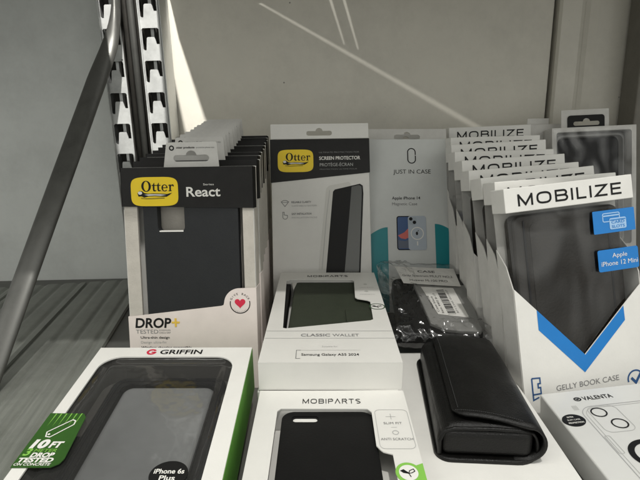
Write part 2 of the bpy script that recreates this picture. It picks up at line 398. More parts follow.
# steel shelf panels lying on the left
dirv = Vector((.135, -.991)); nrm = Vector((-.991, -.135))
org = Vector((-23.9, 64.6))
off = 0
plabels = ['grey ribbed steel shelf panel nearest the green trimmed package', 'grey ribbed steel shelf panel under the foot of the slanting bar',
           'grey ribbed steel shelf panel at the left edge of the shelf']
for i, wd in enumerate((7.4, 8.6, 10.5)):
    t = thing('shelf_panel', plabels[i], 'shelf panel', (org.x + nrm.x * off, org.y + nrm.y * off, 0), (0, 0, math.degrees(math.atan2(dirv.y, dirv.x)) + 90), 'ribbed steel shelf panels')
    p = MB()
    # profile across the panel (local x runs to the left = -x), folded edge lips and shallow ribs
    n = 80; prof = []
    for k in range(n + 1):
        u = k / n; x = -u * (wd - .12)
        z = .42 - .2 * (abs(math.sin(u * wd * 1.45)) ** 10) * (1 if 1 < k < n - 1 else 0)
        if k == 0 or k == n: z = .12
        prof.append((x, z))
    ys = [0, -20, -42, -57]
    vs = [(x, y, z) for y in ys for x, z in prof]; m = len(prof)
    fs = [(j * m + k + 1, j * m + k, (j + 1) * m + k, (j + 1) * m + k + 1) for j in range(len(ys) - 1) for k in range(m - 1)]
    p.add(vs, fs, BRUSH)
    p.box(-(wd - .12), 0, -57.2, -57.0, .02, .45, BRUSH, .03)
    p.build('folded_sheet', t)
    off += wd + .1

# ------------------------------------------------------------------ shared drawings
def ellipse(cx, cy, a, b, n=28, rot=0):
    return [(cx + a * math.cos(q) * math.cos(rot) - b * math.sin(q) * math.sin(rot), cy + a * math.cos(q) * math.sin(rot) + b * math.sin(q) * math.cos(rot)) for q in [2 * pi * k / n for k in range(n)]]
def yellow_logo(parent, cx, cy, w, h, z=.03):
    l = MB(); n = 56; out = []
    for k in range(n):
        q = 2 * pi * k / n; c, s_ = math.cos(q), math.sin(q)
        out.append((cx + w / 2 * math.copysign(abs(c) ** .42, c), cy + h / 2 * math.copysign(abs(s_) ** .42, s_)))
    l.flat(out, YEL, z)
    o = l.build('logo_badge', parent)
    t = MB(); z2 = z + .02
    k = w / 3.8; x0 = cx - 1.02 * k; y0 = cy + .02 * k; X = .82 * k
    def P(x, y): return (x0 + x * X, y0 + y * X)
    def sh(pts, holes=()): t.flat([P(*p) for p in pts], INK, z2, [[P(*p) for p in hh] for hh in holes])
    sh(ellipse(.45, .5, .47, .53), [ellipse(.45, .5, .25, .46)][:1])
    def tee(x):
        sh([(x + .14, .64), (x, .58), (x, .54), (x + .12, .54), (x + .12, .12), (x + .2, .0), (x + .38, .0), (x + .46, .1), (x + .43, .13), (x + .34, .09), (x + .28, .16), (x + .28, .54), (x + .44, .54), (x + .44, .62), (x + .28, .62), (x + .28, .82), (x + .24, .82)])
    tee(.98); tee(1.43)
    # e
    e = [(1.95 + .3 + .3 * math.cos(q), .32 + .34 * math.sin(q)) for q in [k_ * pi / 14 for k_ in range(0, 26)]]
    e2 = [(1.95 + .31 + .17 * math.cos(q), .32 + .27 * math.sin(q)) for q in [k_ * pi / 14 for k_ in range(0, 26)]]
    sh(e + e2[::-1]); sh([(2.03, .3), (2.55, .3), (2.55, .37), (2.03, .37)])
    # r
    sh([(2.62, .0), (2.95, .0), (2.95, .05), (2.87, .08), (2.87, .42), (2.95, .54), (3.03, .52), (3.1, .42), (3.18, .5), (3.12, .64), (2.98, .66), (2.87, .55), (2.87, .66), (2.62, .6), (2.62, .55), (2.72, .53), (2.72, .08), (2.62, .05)])
    # swimming animal flourish under the word
    def Q(x, y): return (cx + x * k, cy + y * k)
    top = [(-1.38, -.12), (-1.22, .06), (-1.0, .05), (-.82, -.1), (-.55, -.16), (-.1, -.14), (.5, -.16), (1.0, -.2), (1.42, -.1), (1.2, -.28), (.95, -.42), (.5, -.40), (0, -.36), (-.5, -.38), (-.85, -.46), (-1.05, -.36), (-1.3, -.38)]
    t.flat([Q(*p) for p in top], INK, z2)
    t.flat([Q(*p) for p in ellipse(-1.16, -.1, .17, .13)], WINK, z2 + .01)
    t.flat([Q(*p) for p in [(-.82, -.24), (-.4, -.2), (.5, -.22), (.95, -.27), (.5, -.33), (0, -.30), (-.5, -.32)]], WINK, z2 + .01)
    t.text('BOX', Q(.55, -.03)[0], Q(0, -.1)[1] + .06 * k, .5 * k, .12 * k, YELD, z2)
    for yy in (-.5, -.56): t.stroke([Q(-1.1, yy + .02), Q(-.6, yy - .03), Q(.3, yy), Q(.8, yy + .02)], .025 * k, INK, z2)
    t.build('lettering', o)
    return o
def heart(cx, cy, r, n=36):
    return [(cx + r * .062 * 16 * math.sin(q) ** 3, cy + r * .062 * (13 * math.cos(q) - 5 * math.cos(2 * q) - 2 * math.cos(3 * q) - math.cos(4 * q))) for q in [2 * pi * k / n for k in range(n)]]
def arc_text(mb, string, cx, cy, r, h, m, a_mid, z=.03, below=False, step=None):
    st = step or h * 1.05 / r; n = len(string)
    for i, ch in enumerate(string):
        if ch == ' ': continue
        a = a_mid + ((n - 1) / 2 - i) * st * (-1 if below else 1)
        rot = a - pi / 2 if not below else a + pi / 2
        mb.text(ch, cx + r * math.cos(a), cy + r * math.sin(a), None, h, m, z, align='C', rot=rot)

# ------------------------------------------------------------------ black-banded case packages (left stack)
def make_case_pack(loc, rot, label):
    t = thing('phone_case_package', label, 'phone case package', loc, rot, 'black-banded phone case packages in the left stack')
    W, H, T = 10.4, 18.0, 1.7
    b = MB()
    b.plate(slice_poly(W, 0, -H), BEIGE, -.28, 0, [rrect(-4.15, 4.35, -14.5, -1.0, .5)])
    b.plate(slice_poly(W + .1, .12, -H), WHITE, -T - .06, -T + .05)
    for s_ in (-1, 1): b.box(s_ * W / 2 - .06, s_ * W / 2 + .06, -H, 0, -T, -.32, BEIGE, .02); b.box(s_ * W / 2 - .06, s_ * W / 2 + .05, -H, -3.3, -.30, -.02, WHITE2, .02)
    b.box(-W / 2, W / 2, -.08, .04, -T * .55, -.02, BLACKC, .02); b.box(-W / 2, W / 2, -.08, .05, -T, -T * .55 - .01, WHITE2, .02); b.box(-W / 2, W / 2, -H - .02, -H + .1, -T, -.02, WHITE, .02)
    b.build('carton', t)
    c = MB()
    c.plate(rrect(-3.62, 4.0, -16, -1.2, .9, 6), SLATE, -.75, .10, [rrect(-2.5, -.31, -5.1, -2.4, .42, 5)])
    cas = c.build('phone_case', t)
    c = MB(); c.plate(rrect(-2.38, -.43, -5.08, -4.98, .04, 2), WHITE, -.3, .11); c.build('camera_rim', cas)
    c = MB(); c.box(-4.05, 4.25, -16, -1.1, -1.5, -1.3, BEIGE, .1); c.build('tray', t)
    # header band wraps the top
    h = MB(); h.plate([(-5.24, .04), (5.24, .04), (5.24, -3.25), (-5.24, -3.02)], BLACKC, .12, .16)
    h.box(5.22, 5.3, -3.25, .04, -T * .62, .16, BSIDE, .02); h.box(-5.3, -5.22, -3.02, .04, -T * .62, .16, BSIDE, .02)
    hb = h.build('header_band', t)
    l = MB(); l.text('React', -.05, -2.28, 2.72, .74, WINK, .18, bold=.018); l.text('Series', 1.32, -1.42, .85, .15, WINK, .18)
    l.build('lettering', hb)
    yellow_logo(hb, -2.6, -1.86, 3.8, 2.3, .17)
    # lower wrap
    cx, cy = 3.95, -10.95
    arc = [(cx + 1.3 * math.cos(a), cy + 1.25 * math.sin(a)) for a in [pi * .98 - k * pi * .5 / 10 for k in range(11)]]
    low = [(-5.24, -18.04), (-5.24, -12.0), (cx - 1.55, -11.15), (cx - 1.36, -11.08)] + arc + [(5.24, -9.66), (5.24, -18.04)]
    lw = MB(); lw.plate(low[::-1], PINK, .13, .17); lw.box(5.23, 5.3, -18, -9.66, -T, .17, PINK, .02); lw.box(-5.3, -5.23, -18, -12, -T, .17, PINK, .02)
    lb = lw.build('lower_wrap', t)
    l = MB(); l.text('DROP', -4.75, -12.92, 3.0, .78, INK, .19, bold=.028, skew=.12)
    l.box(-1.72, -1.06, -12.58, -12.42, .18, .2, YELD, 0); l.box(-1.47, -1.31, -12.85, -12.15, .18, .21, YELD, 0)
    l.text('TESTED', -4.72, -13.42, 1.85, .33, GINK, .19); l.text('SCREENLESS', -2.8, -13.21, .95, .13, GINK, .19); l.text('CASE & GRIP', -2.8, -13.42, .95, .13, GINK, .19)
    l.text('Ultra-thin design', -4.35, -13.85, 2.4, .2, INK, .19, bold=.01); l.text('Design ultra-fin', -4.35, -14.25, 2.1, .2, LINK, .19)
    l.text('Wireless charging compatible', -4.35, -14.7, 4.2, .2, INK, .19, bold=.02)
    l.build('lettering', lb)
    l = MB(); l.ring(cx, cy, .80, .07, INK, .19, -pi * 1.08, .08 * pi); l.flat(heart(cx, cy + .04, .44), RED, .19)
    arc_text(l, 'GIVE BACK', cx, cy, .72, .17, INK, pi / 2, .19, step=.27); arc_text(l, 'redonner', cx, cy, .72, .11, GINK, -pi / 2, .19, True, .22)
    l.build('heart_badge', lb)
    # hang tab
    tb = MB(); tb.plate([(-2.14, 0.0), (2.4, 0.0), (2.27, 1.98), (2.17, 2.06), (-1.75, 2.06), (-1.85, 1.98)], WHITE2, -.95, -.88, [euro_hole(.15, .78, 2.9, .52, .42)])
    o = tb.build('hang_tab', t)
    l = MB(); l.text('otter products', -1.05, 1.56, 1.5, .16, INK, -.86, bold=.02); l.text('protective phone case', .6, 1.56, 1.45, .13, GINK, -.86)
    l.ring(-1.42, 1.6, .16, .1, INK, -.86); l.build('lettering', o)
    return t
CP = [(-10.44, 39.79, 17.86)]
case0 = make_case_pack(CP[0], (81.73, 0, -2.35), 'frontmost black-banded phone case package with yellow badge and slate case')
ordn = ['second', 'third', 'fourth', 'fifth', 'sixth', 'seventh', 'eighth', 'ninth', 'tenth']
N = 9
for i in range(1, N + 1):
    f = i / N
    loc = (-10.3 - .75 * f, 40.6 + 18.4 * f, 17.95 + 1.35 * f)
    copy_thing(case0, (loc[0] + random.uniform(-.12, .12), loc[1], loc[2]), (82.5 + 2 * f + random.uniform(-.8, .8), 0, -2 + random.uniform(-1, 1)),
               ('%s black-banded phone case package counted from the front of the left stack' % ordn[i - 1]) if i < N else 'rearmost black-banded phone case package of the left stack, nearest the wall',
               None if i == 1 else ('carton', 'header_band', 'lower_wrap', 'hang_tab'))

# ------------------------------------------------------------------ screen protector package
t = thing('screen_protector_package', 'tall ivory screen package with black band and yellow badge behind the wallet case box', 'screen protector package', (.19, 55.1, 20.64), (73.5, .42, 1.59))
W, H = 10.5, 21.2
b = MB(); b.box(-W / 2, W / 2, -H, -1.62, -1.6, 0, IVORY, .05)
b.plate([(-W / 2, -1.6), (W / 2, -1.6), (W / 2, 0), (-W / 2, 0)], IVORY, -.14, -.02, [euro_hole(-.05, -1.02, 2.75, .5, .38)])
b.build('carton', t)
h = MB(); h.plate([(-5.28, -1.66), (5.28, -1.66), (5.28, -5.35), (-5.28, -6.3)], BLACKC, .02, .06)
h.box(-5.32, -5.26, -6.2, -1.66, -1.6, .06, BLACKC, .01); h.box(5.26, 5.32, -5.3, -1.66, -1.6, .06, BLACKC, .01)
hb = h.build('header_band', t)
yellow_logo(hb, -2.63, -3.98, 3.8, 2.42, .07)
l = MB(); l.text('ULTIMATE PROTECTION FOR', -.1, -3.2, 4.3, .16, GINK, .09); l.text('SCREEN PROTECTOR', -.1, -3.92, 4.4, .36, WINK, .09, bold=.02)
l.text('PROTÈGE-ÉCRAN', -.05, -4.62, 3.55, .34, LINK, .09); l.text('PROTECTION ULTIME POUR', -.05, -5.0, 4.0, .13, GINK, .09); l.build('lettering', hb)
p = MB()
gl = mat('pale grey glass ink', (.60, .59, .55), .3); 
p.flat([(.62, -6.95), (.9, -6.7), (3.0, -6.32), (3.2, -6.5), (3.0, -9), (1.0, -15.7), (-.42, -15.7)], gl, .03)
p.flat([(1.30, -7.35), (1.5, -7.12), (4.2, -6.55), (4.5, -6.75), (4.55, -7.6), (4.0, -16.6), (.3, -16.6)], INK, .045)
gd = mat('dark glass ink', (.055, .058, .052), .2)
p.flat([(3.3, -6.85), (4.1, -6.68), (4.36, -6.85), (4.38, -7.6), (3.85, -16.4), (2.3, -16.4)], gd, .06)
p.stroke([(-.05, -15.6), (.55, -10), (.95, -7.2)], .05, LINK, .05)
p.build('phone_picture', t)
l = MB()
for yy, a, c in ((-8.5, 'RELIABLE CLARITY', 'CLARTÉ FIABLE AU QUOTIDIEN'), (-9.75, 'EASY INSTALLATION', 'INSTALLATION FACILE')):
    l.text(a, -3.15, yy, 2.1, .2, GINK, .03, bold=.02); l.text(c, -3.15, yy - .38, 2.7, .17, LINK, .03)
l.stroke([(-4.25, -8.35), (-4.0, -8.2), (-3.7, -8.2), (-3.45, -8.35), (-3.85, -8.85)], .06, GINK, .03, True); l.stroke([(-4.2, -8.4), (-3.5, -8.4)], .05, GINK, .03)
l.ring(-3.85, -9.95, .25, .06, GINK, .03, -pi, 0); l.stroke([(-4.1, -9.95), (-4.1, -9.45), (-3.95, -9.45), (-3.95, -9.75), (-3.6, -9.8), (-3.6, -9.95)], .06, GINK, .03)
l.build('lettering', t)

# ------------------------------------------------------------------ white and teal packages
def make_teal(loc, rot, label):
    t = thing('magnetic_case_package', label, 'phone case package', loc, rot, 'white and teal phone case packages')
    W, H = 9.2, 19.2
    b = MB(); b.box(-W / 2, W / 2, -H, 0, -1.7, 0, COOLW, .05); b.build('carton', t)
    tb = MB(); tb.plate([(-W / 2 + .05, -.1), (W / 2 - .05, -.1), (W / 2 - .05, 1.75), (-W / 2 + .05, 1.75)], WHITE2, -1.66, -1.56, [euro_hole(.0, .75, 3.0, .62, .4)])
    tb.build('hang_tab', t)
    p = MB()
    def arcpts(x0, x1, y0, y1, n=8): return [(x0 + (x1 - x0) * k / n, y0 + (y1 - y0) * math.sin(pi / 2 * k / n)) for k in range(n + 1)]
    left = arcpts(-4.56, -2.7, -10.75, -9.98); p.flat([(-4.56, -19.1)] + [(-2.7, -19.1)] + left[::-1], TEAL, .02); p.build('teal_corner', t); p = MB()
    r_ = [(4.56 - (4.56 - 2.45) * k / 8, -10.55 + .92 * math.sin(pi / 2 * k / 8)) for k in range(9)]
    p.flat([(4.56, -19.1)] + r_ + [(2.45, -19.1)], TEAL, .02)
    p.build('teal_corner', t)
    l = MB()
    x, y = .15, -1.95; r0 = .45
    up_ = [(x - r0, y - .1), (x - r0, y + .35)] + [(x - r0 + .45 - .45 * math.cos(a), y + .35 + .4 * math.sin(a)) for a in [pi / 2 * k / 6 for k in range(1, 7)]] + [(x + .25, y + .75)]
    l.ring(x, y + .42, .42, .11, INK, .03, 0, pi); l.stroke([(x - .42, y + .42), (x - .42, y - .2)], .11, INK, .03); l.stroke([(x + .42, y + .42), (x + .42, y + .1)], .11, INK, .03)
    l.ring(x, y - .42, .42, .11, INK, .03, pi, 2 * pi); l.stroke([(x + .42, y - .42), (x + .42, y + .02)], .11, INK, .03); l.stroke([(x - .42, y - .42), (x - .42, y - .1)], .11, INK, .03)
    l.text('JUST IN CASE', .15, -3.98, 4.15, .46, INK, .03, align='C', bold=-.003)
    l.text('Apple iPhone 14', -2.15, -6.9, 3.1, .33, INK, .03, bold=.008); l.text('Magnetic Case', -2.15, -7.55, 2.75, .32, GINK, .03)
    l.stroke([(-1.75, -14.43), (1.45, -14.45)], .05, LINK, .03); l.text('for mobile devices', -1.1, -14.9, 2.2, .14, LINK, .03)
    l.build('lettering', t)
    p = MB()
    p.flat(rrect(-1.72, .05, -12.5, -8.75, .28), INK, .03); p.flat(rrect(-1.62, -.05, -12.4, -8.85, .22), SKYB, .04)
    p.flat([(-1.6, -10.9), (-.9, -10.55), (-.45, -10.1), (-.2, -9.9), (-.2, -11.0), (-.8, -11.3), (-1.3, -11.2)], CORAL, .05)
    p.flat([(-1.6, -12.3), (-1.6, -11.4), (-.9, -11.5), (-.15, -11.3), (-.15, -12.3)], mat('screen slate ink', (.10, .12, .17), .4), .047)
    p.flat(rrect(-.48, 1.5, -12.5, -8.75, .3), PALEB, .055)
    p.flat(rrect(-.38, .45, -9.72, -8.86, .2), mat('camera plate ink', (.36, .41, .46), .4), .065)
    p.disc(-.16, -9.08, .19, INK, .075); p.disc(.22, -9.46, .19, INK, .075)
    p.ring(.5, -10.68, .66, .1, WINK, .07); p.stroke([(.5, -11.55), (.5, -12.0)], .13, WINK, .07)
    p.flat(ellipse(.46, -10.68, .13, .2, 14), INK, .07); p.flat(ellipse(.6, -10.4, .04, .09, 8, -.5), INK, .07)
    p.build('phone_picture', t)
    return t
tl0 = make_teal((10.24, 56.85, 18.73), (67.42, 1.05, .29), 'white package with teal corners and a small phone picture at the back centre')
copy_thing(tl0, (10.62, 59.8, 18.0), (70, .6, 0), 'white package with a slotted hang tab showing above the teal-cornered one', ('carton', 'hang_tab'))

# ------------------------------------------------------------------ white headed book case packages (right stack)
def make_book_pack(loc, rot, label):
    t = thing('book_case_package', label, 'phone case package', loc, rot, 'windowed packages with white headers in the right stack')
    W, H, T = 10.0, 18.4, 1.9; h = W / 2
    b = MB()
    b.plate(slice_poly(W, -.1, -H), WHITE2, -T, -T + .08)
    for s_ in (-1, 1):     # side walls: white card below, slanting up to the back; clear film above
        prof = [(-T, -H), (-.02, -H), (-.02, -7.2), (-.7, -5.6), (-T, -4.4)]
        w_ = MB(); w_.plate([(a, c) for a, c in prof], WHITE2, -.04, .04)
        # stand the outline up: (a -> z, c -> y, thickness -> x)
        w_.xf(Matrix(((0, 0, 1, s_ * h), (0, 1, 0, 0), (1, 0, 0, 0), (0, 0, 0, 1))))
        b.add(w_.v, w_.f, WHITE2)
    b.box(-h, h, -H - .03, -H + .06, -T, 0, WHITE, .02)
    b.build('carton', t)
    hd = MB(); hd.box(-h - .04, h + .04, -1.72, .02, -T - .02, .05, WHITE, .05)
    ho = hd.build('header', t)
    l = MB(); l.wide('MOBILIZE', -4.05, -1.32, 8.15, .86, INK, .065, th=.165); l.build('lettering', ho)
    # moulded black book case inside
    c = MB(); c.slab(rrect(-4.35, 4.2, -15.5, -2.0, .7, 6), BOOKM, -1.6, -.45, .25); ca = c.build('book_case', t)
    c = MB(); c.box(-3.6, -3.45, -15, -2.4, -.5, -.38, GLOSSB, .04); c.box(3.1, 3.25, -15, -2.4, -.5, -.4, GLOSSB, .04)
    c.plate(rrect(-3.1, 2.7, -15.2, -2.6, .6, 5), BOOKM, -.46, -.42); c.build('inner_shell', ca)
    # clear window, slightly dished
    nx, ny = 22, 26; vs = []
    for j in range(ny + 1):
        for i in range(nx + 1):
            x = -h + .05 + (W - .1) * i / nx; y = -1.72 - 12.2 * j / ny
            e = min(i, nx - i, j) ; z = -.02 - .1 * min(1, e / 3) + .10 * noise.noise(Vector((x * .33, y * .22, 1.7)))
            vs.append((x, y, min(z, .0)))
    fs = [(j * (nx + 1) + i, (j + 1) * (nx + 1) + i, (j + 1) * (nx + 1) + i + 1, j * (nx + 1) + i + 1) for j in range(ny) for i in range(nx)]
    f_ = MB().add(vs, fs, FILMM, True)
    for s_ in (-1, 1): f_.add([(s_ * h, -1.7, -.02), (s_ * h, -1.7, -T), (s_ * h, -7, -T), (s_ * h, -7.2, -.02)], [(0, 1, 2, 3)], FILMM)
    f_.build('clear_window', t)
    lw = MB()
    lw.plate([(-h, -7.15), (-h, -H), (h, -H), (h, -8.05), (3.4, -9.5), (.0, -12.66), (-3.44, -8.87)], WHITE, .01, .06)
    lo = lw.build('lower_panel', t)
    c = MB(); c.flat([(-3.44, -8.87), (-3.44, -10.33), (-.13, -13.97), (3.45, -10.6), (3.42, -9.52), (.02, -12.68)], BLUE, .08); c.build('chevron', lo)
    l = MB(); l.text('GELLY BOOK CASE', -2.5, -14.98, 5.05, .40, GINK, .08)
    l.stroke([(-4.35, -13.75), (-3.72, -13.8), (-3.72, -14.2), (-3.9, -14.2), (-3.9, -14.5), (-3.72, -14.5), (-3.72, -14.95), (-4.35, -14.95), (-4.35, -13.75)], .11, NAVY, .08)
    l.stroke([(-4.35, -14.95), (-4.35, -15.35), (-3.9, -15.2)], .11, NAVY, .08)
    l.ring(3.9, -15.1, .62, .12, NAVY, .08, -.6, pi + .3); l.stroke([(3.55, -15.0), (3.9, -15.4), (4.45, -14.6)], .2, NAVY, .08); l.build('lettering', lo)
    a = MB(); a.plate(rrect(1.62, 4.98, -4.05, -2.38, .06, 2), BLUE, .03, .06); ao = a.build('blue_sticker', t)
    l = MB(); pale = mat('pale blue ink', (.35, .55, .80), .5)
    l.stroke(rrect(2.4, 3.75, -3.22, -2.62, .1, 3), .07, pale, .075, True); l.stroke([(2.4, -2.8), (3.75, -2.8)], .1, pale, .075)
    l.flat(rrect(2.9, 4.25, -3.82, -3.0, .12, 3), pale, .085); l.text('CARD', 3.05, -3.4, 1.05, .2, BLUE, .1, bold=.01); l.text('SLOTS', 3.05, -3.72, 1.05, .2, BLUE, .1, bold=.01)
    l.stroke([(2.95, -3.14), (4.2, -3.14)], .07, BLUE, .1); l.build('lettering', ao)
    a = MB(); a.plate(rrect(1.75, 5.02, -6.85, -5.25, .15, 3), BLUE, .03, .06); ao = a.build('blue_sticker', t)
    l = MB(); l.text('Apple', 3.5, -5.88, 1.2, .32, WINK, .075, align='C'); l.text('iPhone 12 Mini', 3.45, -6.45, 2.95, .34, WINK, .075, align='C'); l.build('lettering', ao)
    return t
bk0 = make_book_pack((17.95, 35.8, 16.68), (77.71, -3.81, 9.25), 'frontmost windowed book case package with blue stickers and blue chevron')
LN = [(494, 183), (484, 175.6), (473, 169), (466.7, 160.6), (462, 154), (459, 146.5), (456, 141)]
row = [(38.4, 17.6), (41.0, 17.15), (43.6, 16.85), (46.6, 16.75), (49.8, 16.8), (52.8, 17.1), (55.6, 17.45)]   # y, centre x before the half width
tops = [16.75, 16.9, 17.0, 17.4, 17.75, 18.35, 18.8]
for i, ((y, xc), zt) in enumerate(zip(row, tops)):
    copy_thing(bk0, (xc + .6 + random.uniform(-.1, .1) + i * .22, y, zt + random.uniform(-.15, .15)), (78.5 + i * .7 + random.uniform(-1.6, 1.6), -2.6 + random.uniform(-2, 2) + i * .15, 9 - i * .5 + random.uniform(-3, 3)),
               '%s windowed book case package counted from the front of the right stack' % ordn[i], ('carton', 'header', 'book_case', 'clear_window', 'lower_panel'))
copy_thing(bk0, (20.37, 60.4, 19.8), (85, -1.04, 5.61), 'rearmost windowed book case package standing tallest at the back of the right stack', ('carton', 'header', 'book_case', 'clear_window', 'lower_panel'))

# ------------------------------------------------------------------ clear fronted package at the back right
t = thing('clear_front_package', 'clear fronted package with black case and black hang slot at the back right corner', 'phone case package', (31.69, 58.57, 19.62), (79.7, -1.6, -1.63))
W, H, T = 9.5, 18.2, 2.2; h = W / 2
b = MB(); b.plate(slice_poly(W, 0, -H), WHITE2, -T, -.02, [rrect(-4.25, 4.25, -13.6, -.5, .3)]); b.plate(slice_poly(W, 0, -H), BEIGE, -T - .1, -T - .01); b.build('carton', t)
c = MB(); c.slab(rrect(-3.6, 3.4, -13.4, -1.1, .8), MATT, -T + .05, -1.0, .3); c.build('phone_case', t)
c = MB(); c.plate(rrect(-4.2, 4.2, -13.5, -.55, .5), LEAD, -1.5, -1.45, [rrect(-3.7, 3.5, -13.3, -1.0, .8)]); c.plate(rrect(-3.95, 3.85, -13.45, -.8, .6), LEAD, -.9, -.86, [rrect(-3.8, 3.7, -13.4, -.95, .7)]); c.build('tray', t)
nx, ny = 18, 20
vs = [(-4.6 + 9.2 * i / nx, -.2 - 13.6 * j / ny, .02 + .12 * noise.noise(Vector((i * .3, j * .25, 4)))) for j in range(ny + 1) for i in range(nx + 1)]
MB().add(vs, [(j * (nx + 1) + i, (j + 1) * (nx + 1) + i, (j + 1) * (nx + 1) + i + 1, j * (nx + 1) + i + 1) for j in range(ny) for i in range(nx)], FILMM, True).build('clear_window', t)
tb = MB(); tb.plate([(-3.35, .0), (2.1, .0), (2.1, 2.1), (-3.35, 2.1)], WHITE2, -.9, -.82, [rrect(-2.35, 1.2, .1, .95, .2)]); tb.build('hang_tab', t)
tb2 = MB(); tb2.plate(rrect(-2.66, 1.56, .0, 1.45, [.02, .02, .35, .35], 4), MATT, -.8, -.72, [euro_hole(-.5, .5, 3.0, .48, .42)]); tb2.build('hang_slot', t)
# a plain tab of another package peeking left of it
t2 = thing('plain_tab_package', 'plain white package showing only a strip between the right stack and clear fronted package', 'phone case package', (26.6, 61.2, 19.9), (85, 0, 0))
MB().box(-2.6, 2.6, -19.5, 0, -1.2, 0, WHITE2, .05).build('carton', t2)
MB().plate([(-1.3, 0), (1.3, 0), (1.3, .7), (-1.3, .7)], WHITE2, -.7, -.6).build('hang_tab', t2)

# ------------------------------------------------------------------ green trimmed rugged case package (front left)
t = thing('rugged_case_package', 'large white framed package with green sides, drop label and clear front at the left', 'phone case package', (-10.61, 33.35, 5.51), (5.99, 1.06, -.17))
W, H, T = 11.0, 17.8, 3.5; h = W / 2
b = MB(); win = rrect(-4.75, 4.45, -16.6, -1.15, [1.2, 1.2, 1.35, 1.35], 8)
b.plate(slice_poly(W, 0, -H), WHITE, -.1, 0, [win])
b.plate([(-h - .02, 0.02), (h + .02, .02), (h + .02, -H - .02), (-h - .02, -H - .02)][::-1], GREEN, -T, -.12, [rrect(-5.2, 4.9, -17.1, -.7, [1.2, 1.2, 1.4, 1.4], 8)])
b.plate(rrect(-5.15, 4.85, -17.05, -.75, [1.2, 1.2, 1.4, 1.4], 8), TRAYM, -T + .05, -.13, [rrect(-4.85, 4.55, -16.7, -1.05, [1.2, 1.2, 1.4, 1.4], 8)])
b.plate(slice_poly(W, 0, -H), GREEN, -T - .1, -T - .02)
b.build('carton', t)
c = MB()
c.plate(rrect(-4.84, 4.54, -16.7, -1.06, 1.3, 8), TRAYM, -2.2, -2.1)
c.build('tray', t)
c = MB()
out = rrect(-3.55, 4.1, -16.2, -2.35, .95, 8); inn = rrect(-2.85, 3.5, -15.3, -3.0, .8, 8)
c.plate(out, MATT, -2.9, -.95, [inn])
for d, z in ((.12, -.93), (.28, -.9), (.62, -.88)):
    c.plate(rrect(-3.55 + d, 4.1 - d, -16.2 + d, -2.35 - d, .95 - d * .5, 8), GLOSSB, -1.0, z, [rrect(-3.55 + d + .09, 4.1 - d - .09, -16.2 + d + .09, -2.35 - d - .09, .9 - d * .5, 8)])
rc = c.build('rugged_case', t)
c = MB(); c.slab(rrect(-2.8, 3.45, -15.25, -3.05, .75, 8), BLISTER, -2.5, -1.02, .45, 6); c.build('screen_shield', rc)
# blister
nx, ny = 36, 48; vs = []
for j in range(ny + 1):
    for i in range(nx + 1):
        x = -4.7 + 9.1 * i / nx; y = -1.2 - 15.35 * j / ny
        e = min(x + 4.7, 4.4 - x, -1.2 - y, y + 16.55)
        z = -.14 - .25 * max(0, 1 - abs(e - .35) / .35) + .06 * noise.noise(Vector((x * .5, y * .4, 0)))
        vs.append((x, y, z))
MB().add(vs, [(j * (nx + 1) + i, (j + 1) * (nx + 1) + i, (j + 1) * (nx + 1) + i + 1, j * (nx + 1) + i + 1) for j in range(ny) for i in range(nx)], FILMG, True).build('clear_blister', t)
l = MB(); l.text('GRIFFIN', -1.0, -.84, 3.0, .52, INK, .02, bold=.02); l.ring(-1.62, -.58, .27, .16, RED, .02, .5, 2 * pi); l.stroke([(-1.62, -.62), (-1.35, -.62)], .12, RED, .02)
l.build('lettering', t)
g = MB(); g.plate([(-5.56, -11.3), (-3.5, -11.3), (-3.15, -11.05), (-3.05, -10.7), (-3.32, -7.5), (-3.55, -7.2), (-5.56, -7.15)], DGREEN, .03, .08); go = g.build('drop_label', t)
l = MB()
ph = [(-4.95, -8.85), (-4.75, -9.15), (-3.75, -8.25), (-3.85, -7.9)]
def lbl(s_, x, y, w_, h_, m_, bold=.02): l.text(s_, x, y, w_, h_, m_, .1, bold=bold, skew=.15)
l.stroke([(-4.95, -8.75), (-4.85, -9.1), (-4.6, -9.15), (-3.72, -8.15), (-3.75, -7.85), (-3.95, -7.75)], .07, WINK, .1, True); l.disc(-4.76, -8.93, .07, WINK, .1)
for k in range(6): l.flat([(-5.2 + k * .3, -7.2), (-5.13 + k * .3, -7.2), (-5.2 + k * .3, -8.3)], LGREEN, .09)
lbl('10', -5.32, -9.95, .95, .58, WINK, .06); lbl('FT', -4.3, -9.93, .72, .42, WINK, .05)
lbl('3', -5.4, -10.5, .38, .5, LGREEN, .03); lbl('METER', -4.92, -10.26, 1.2, .22, LGREEN); lbl('DROP', -4.95, -10.62, 1.25, .3, WINK, .045)
lbl('TESTED', -5.42, -10.97, 1.85, .29, WINK, .045); lbl('ON CONCRETE', -5.48, -11.2, 1.9, .17, WINK, .02)
l.build('lettering', go)
s_ = MB(); s_.plate(ellipse(2.72, -11.75, .98, .88, 40), INK, -.02, .05); so = s_.build('model_sticker', t)
l = MB(); l.text('iPhone 6s', 2.72, -11.72, 1.55, .3, WINK, .07, align='C', bold=.02); l.text('Plus', 2.72, -12.15, .8, .3, WINK, .07, align='C', bold=.02); l.build('lettering', so)

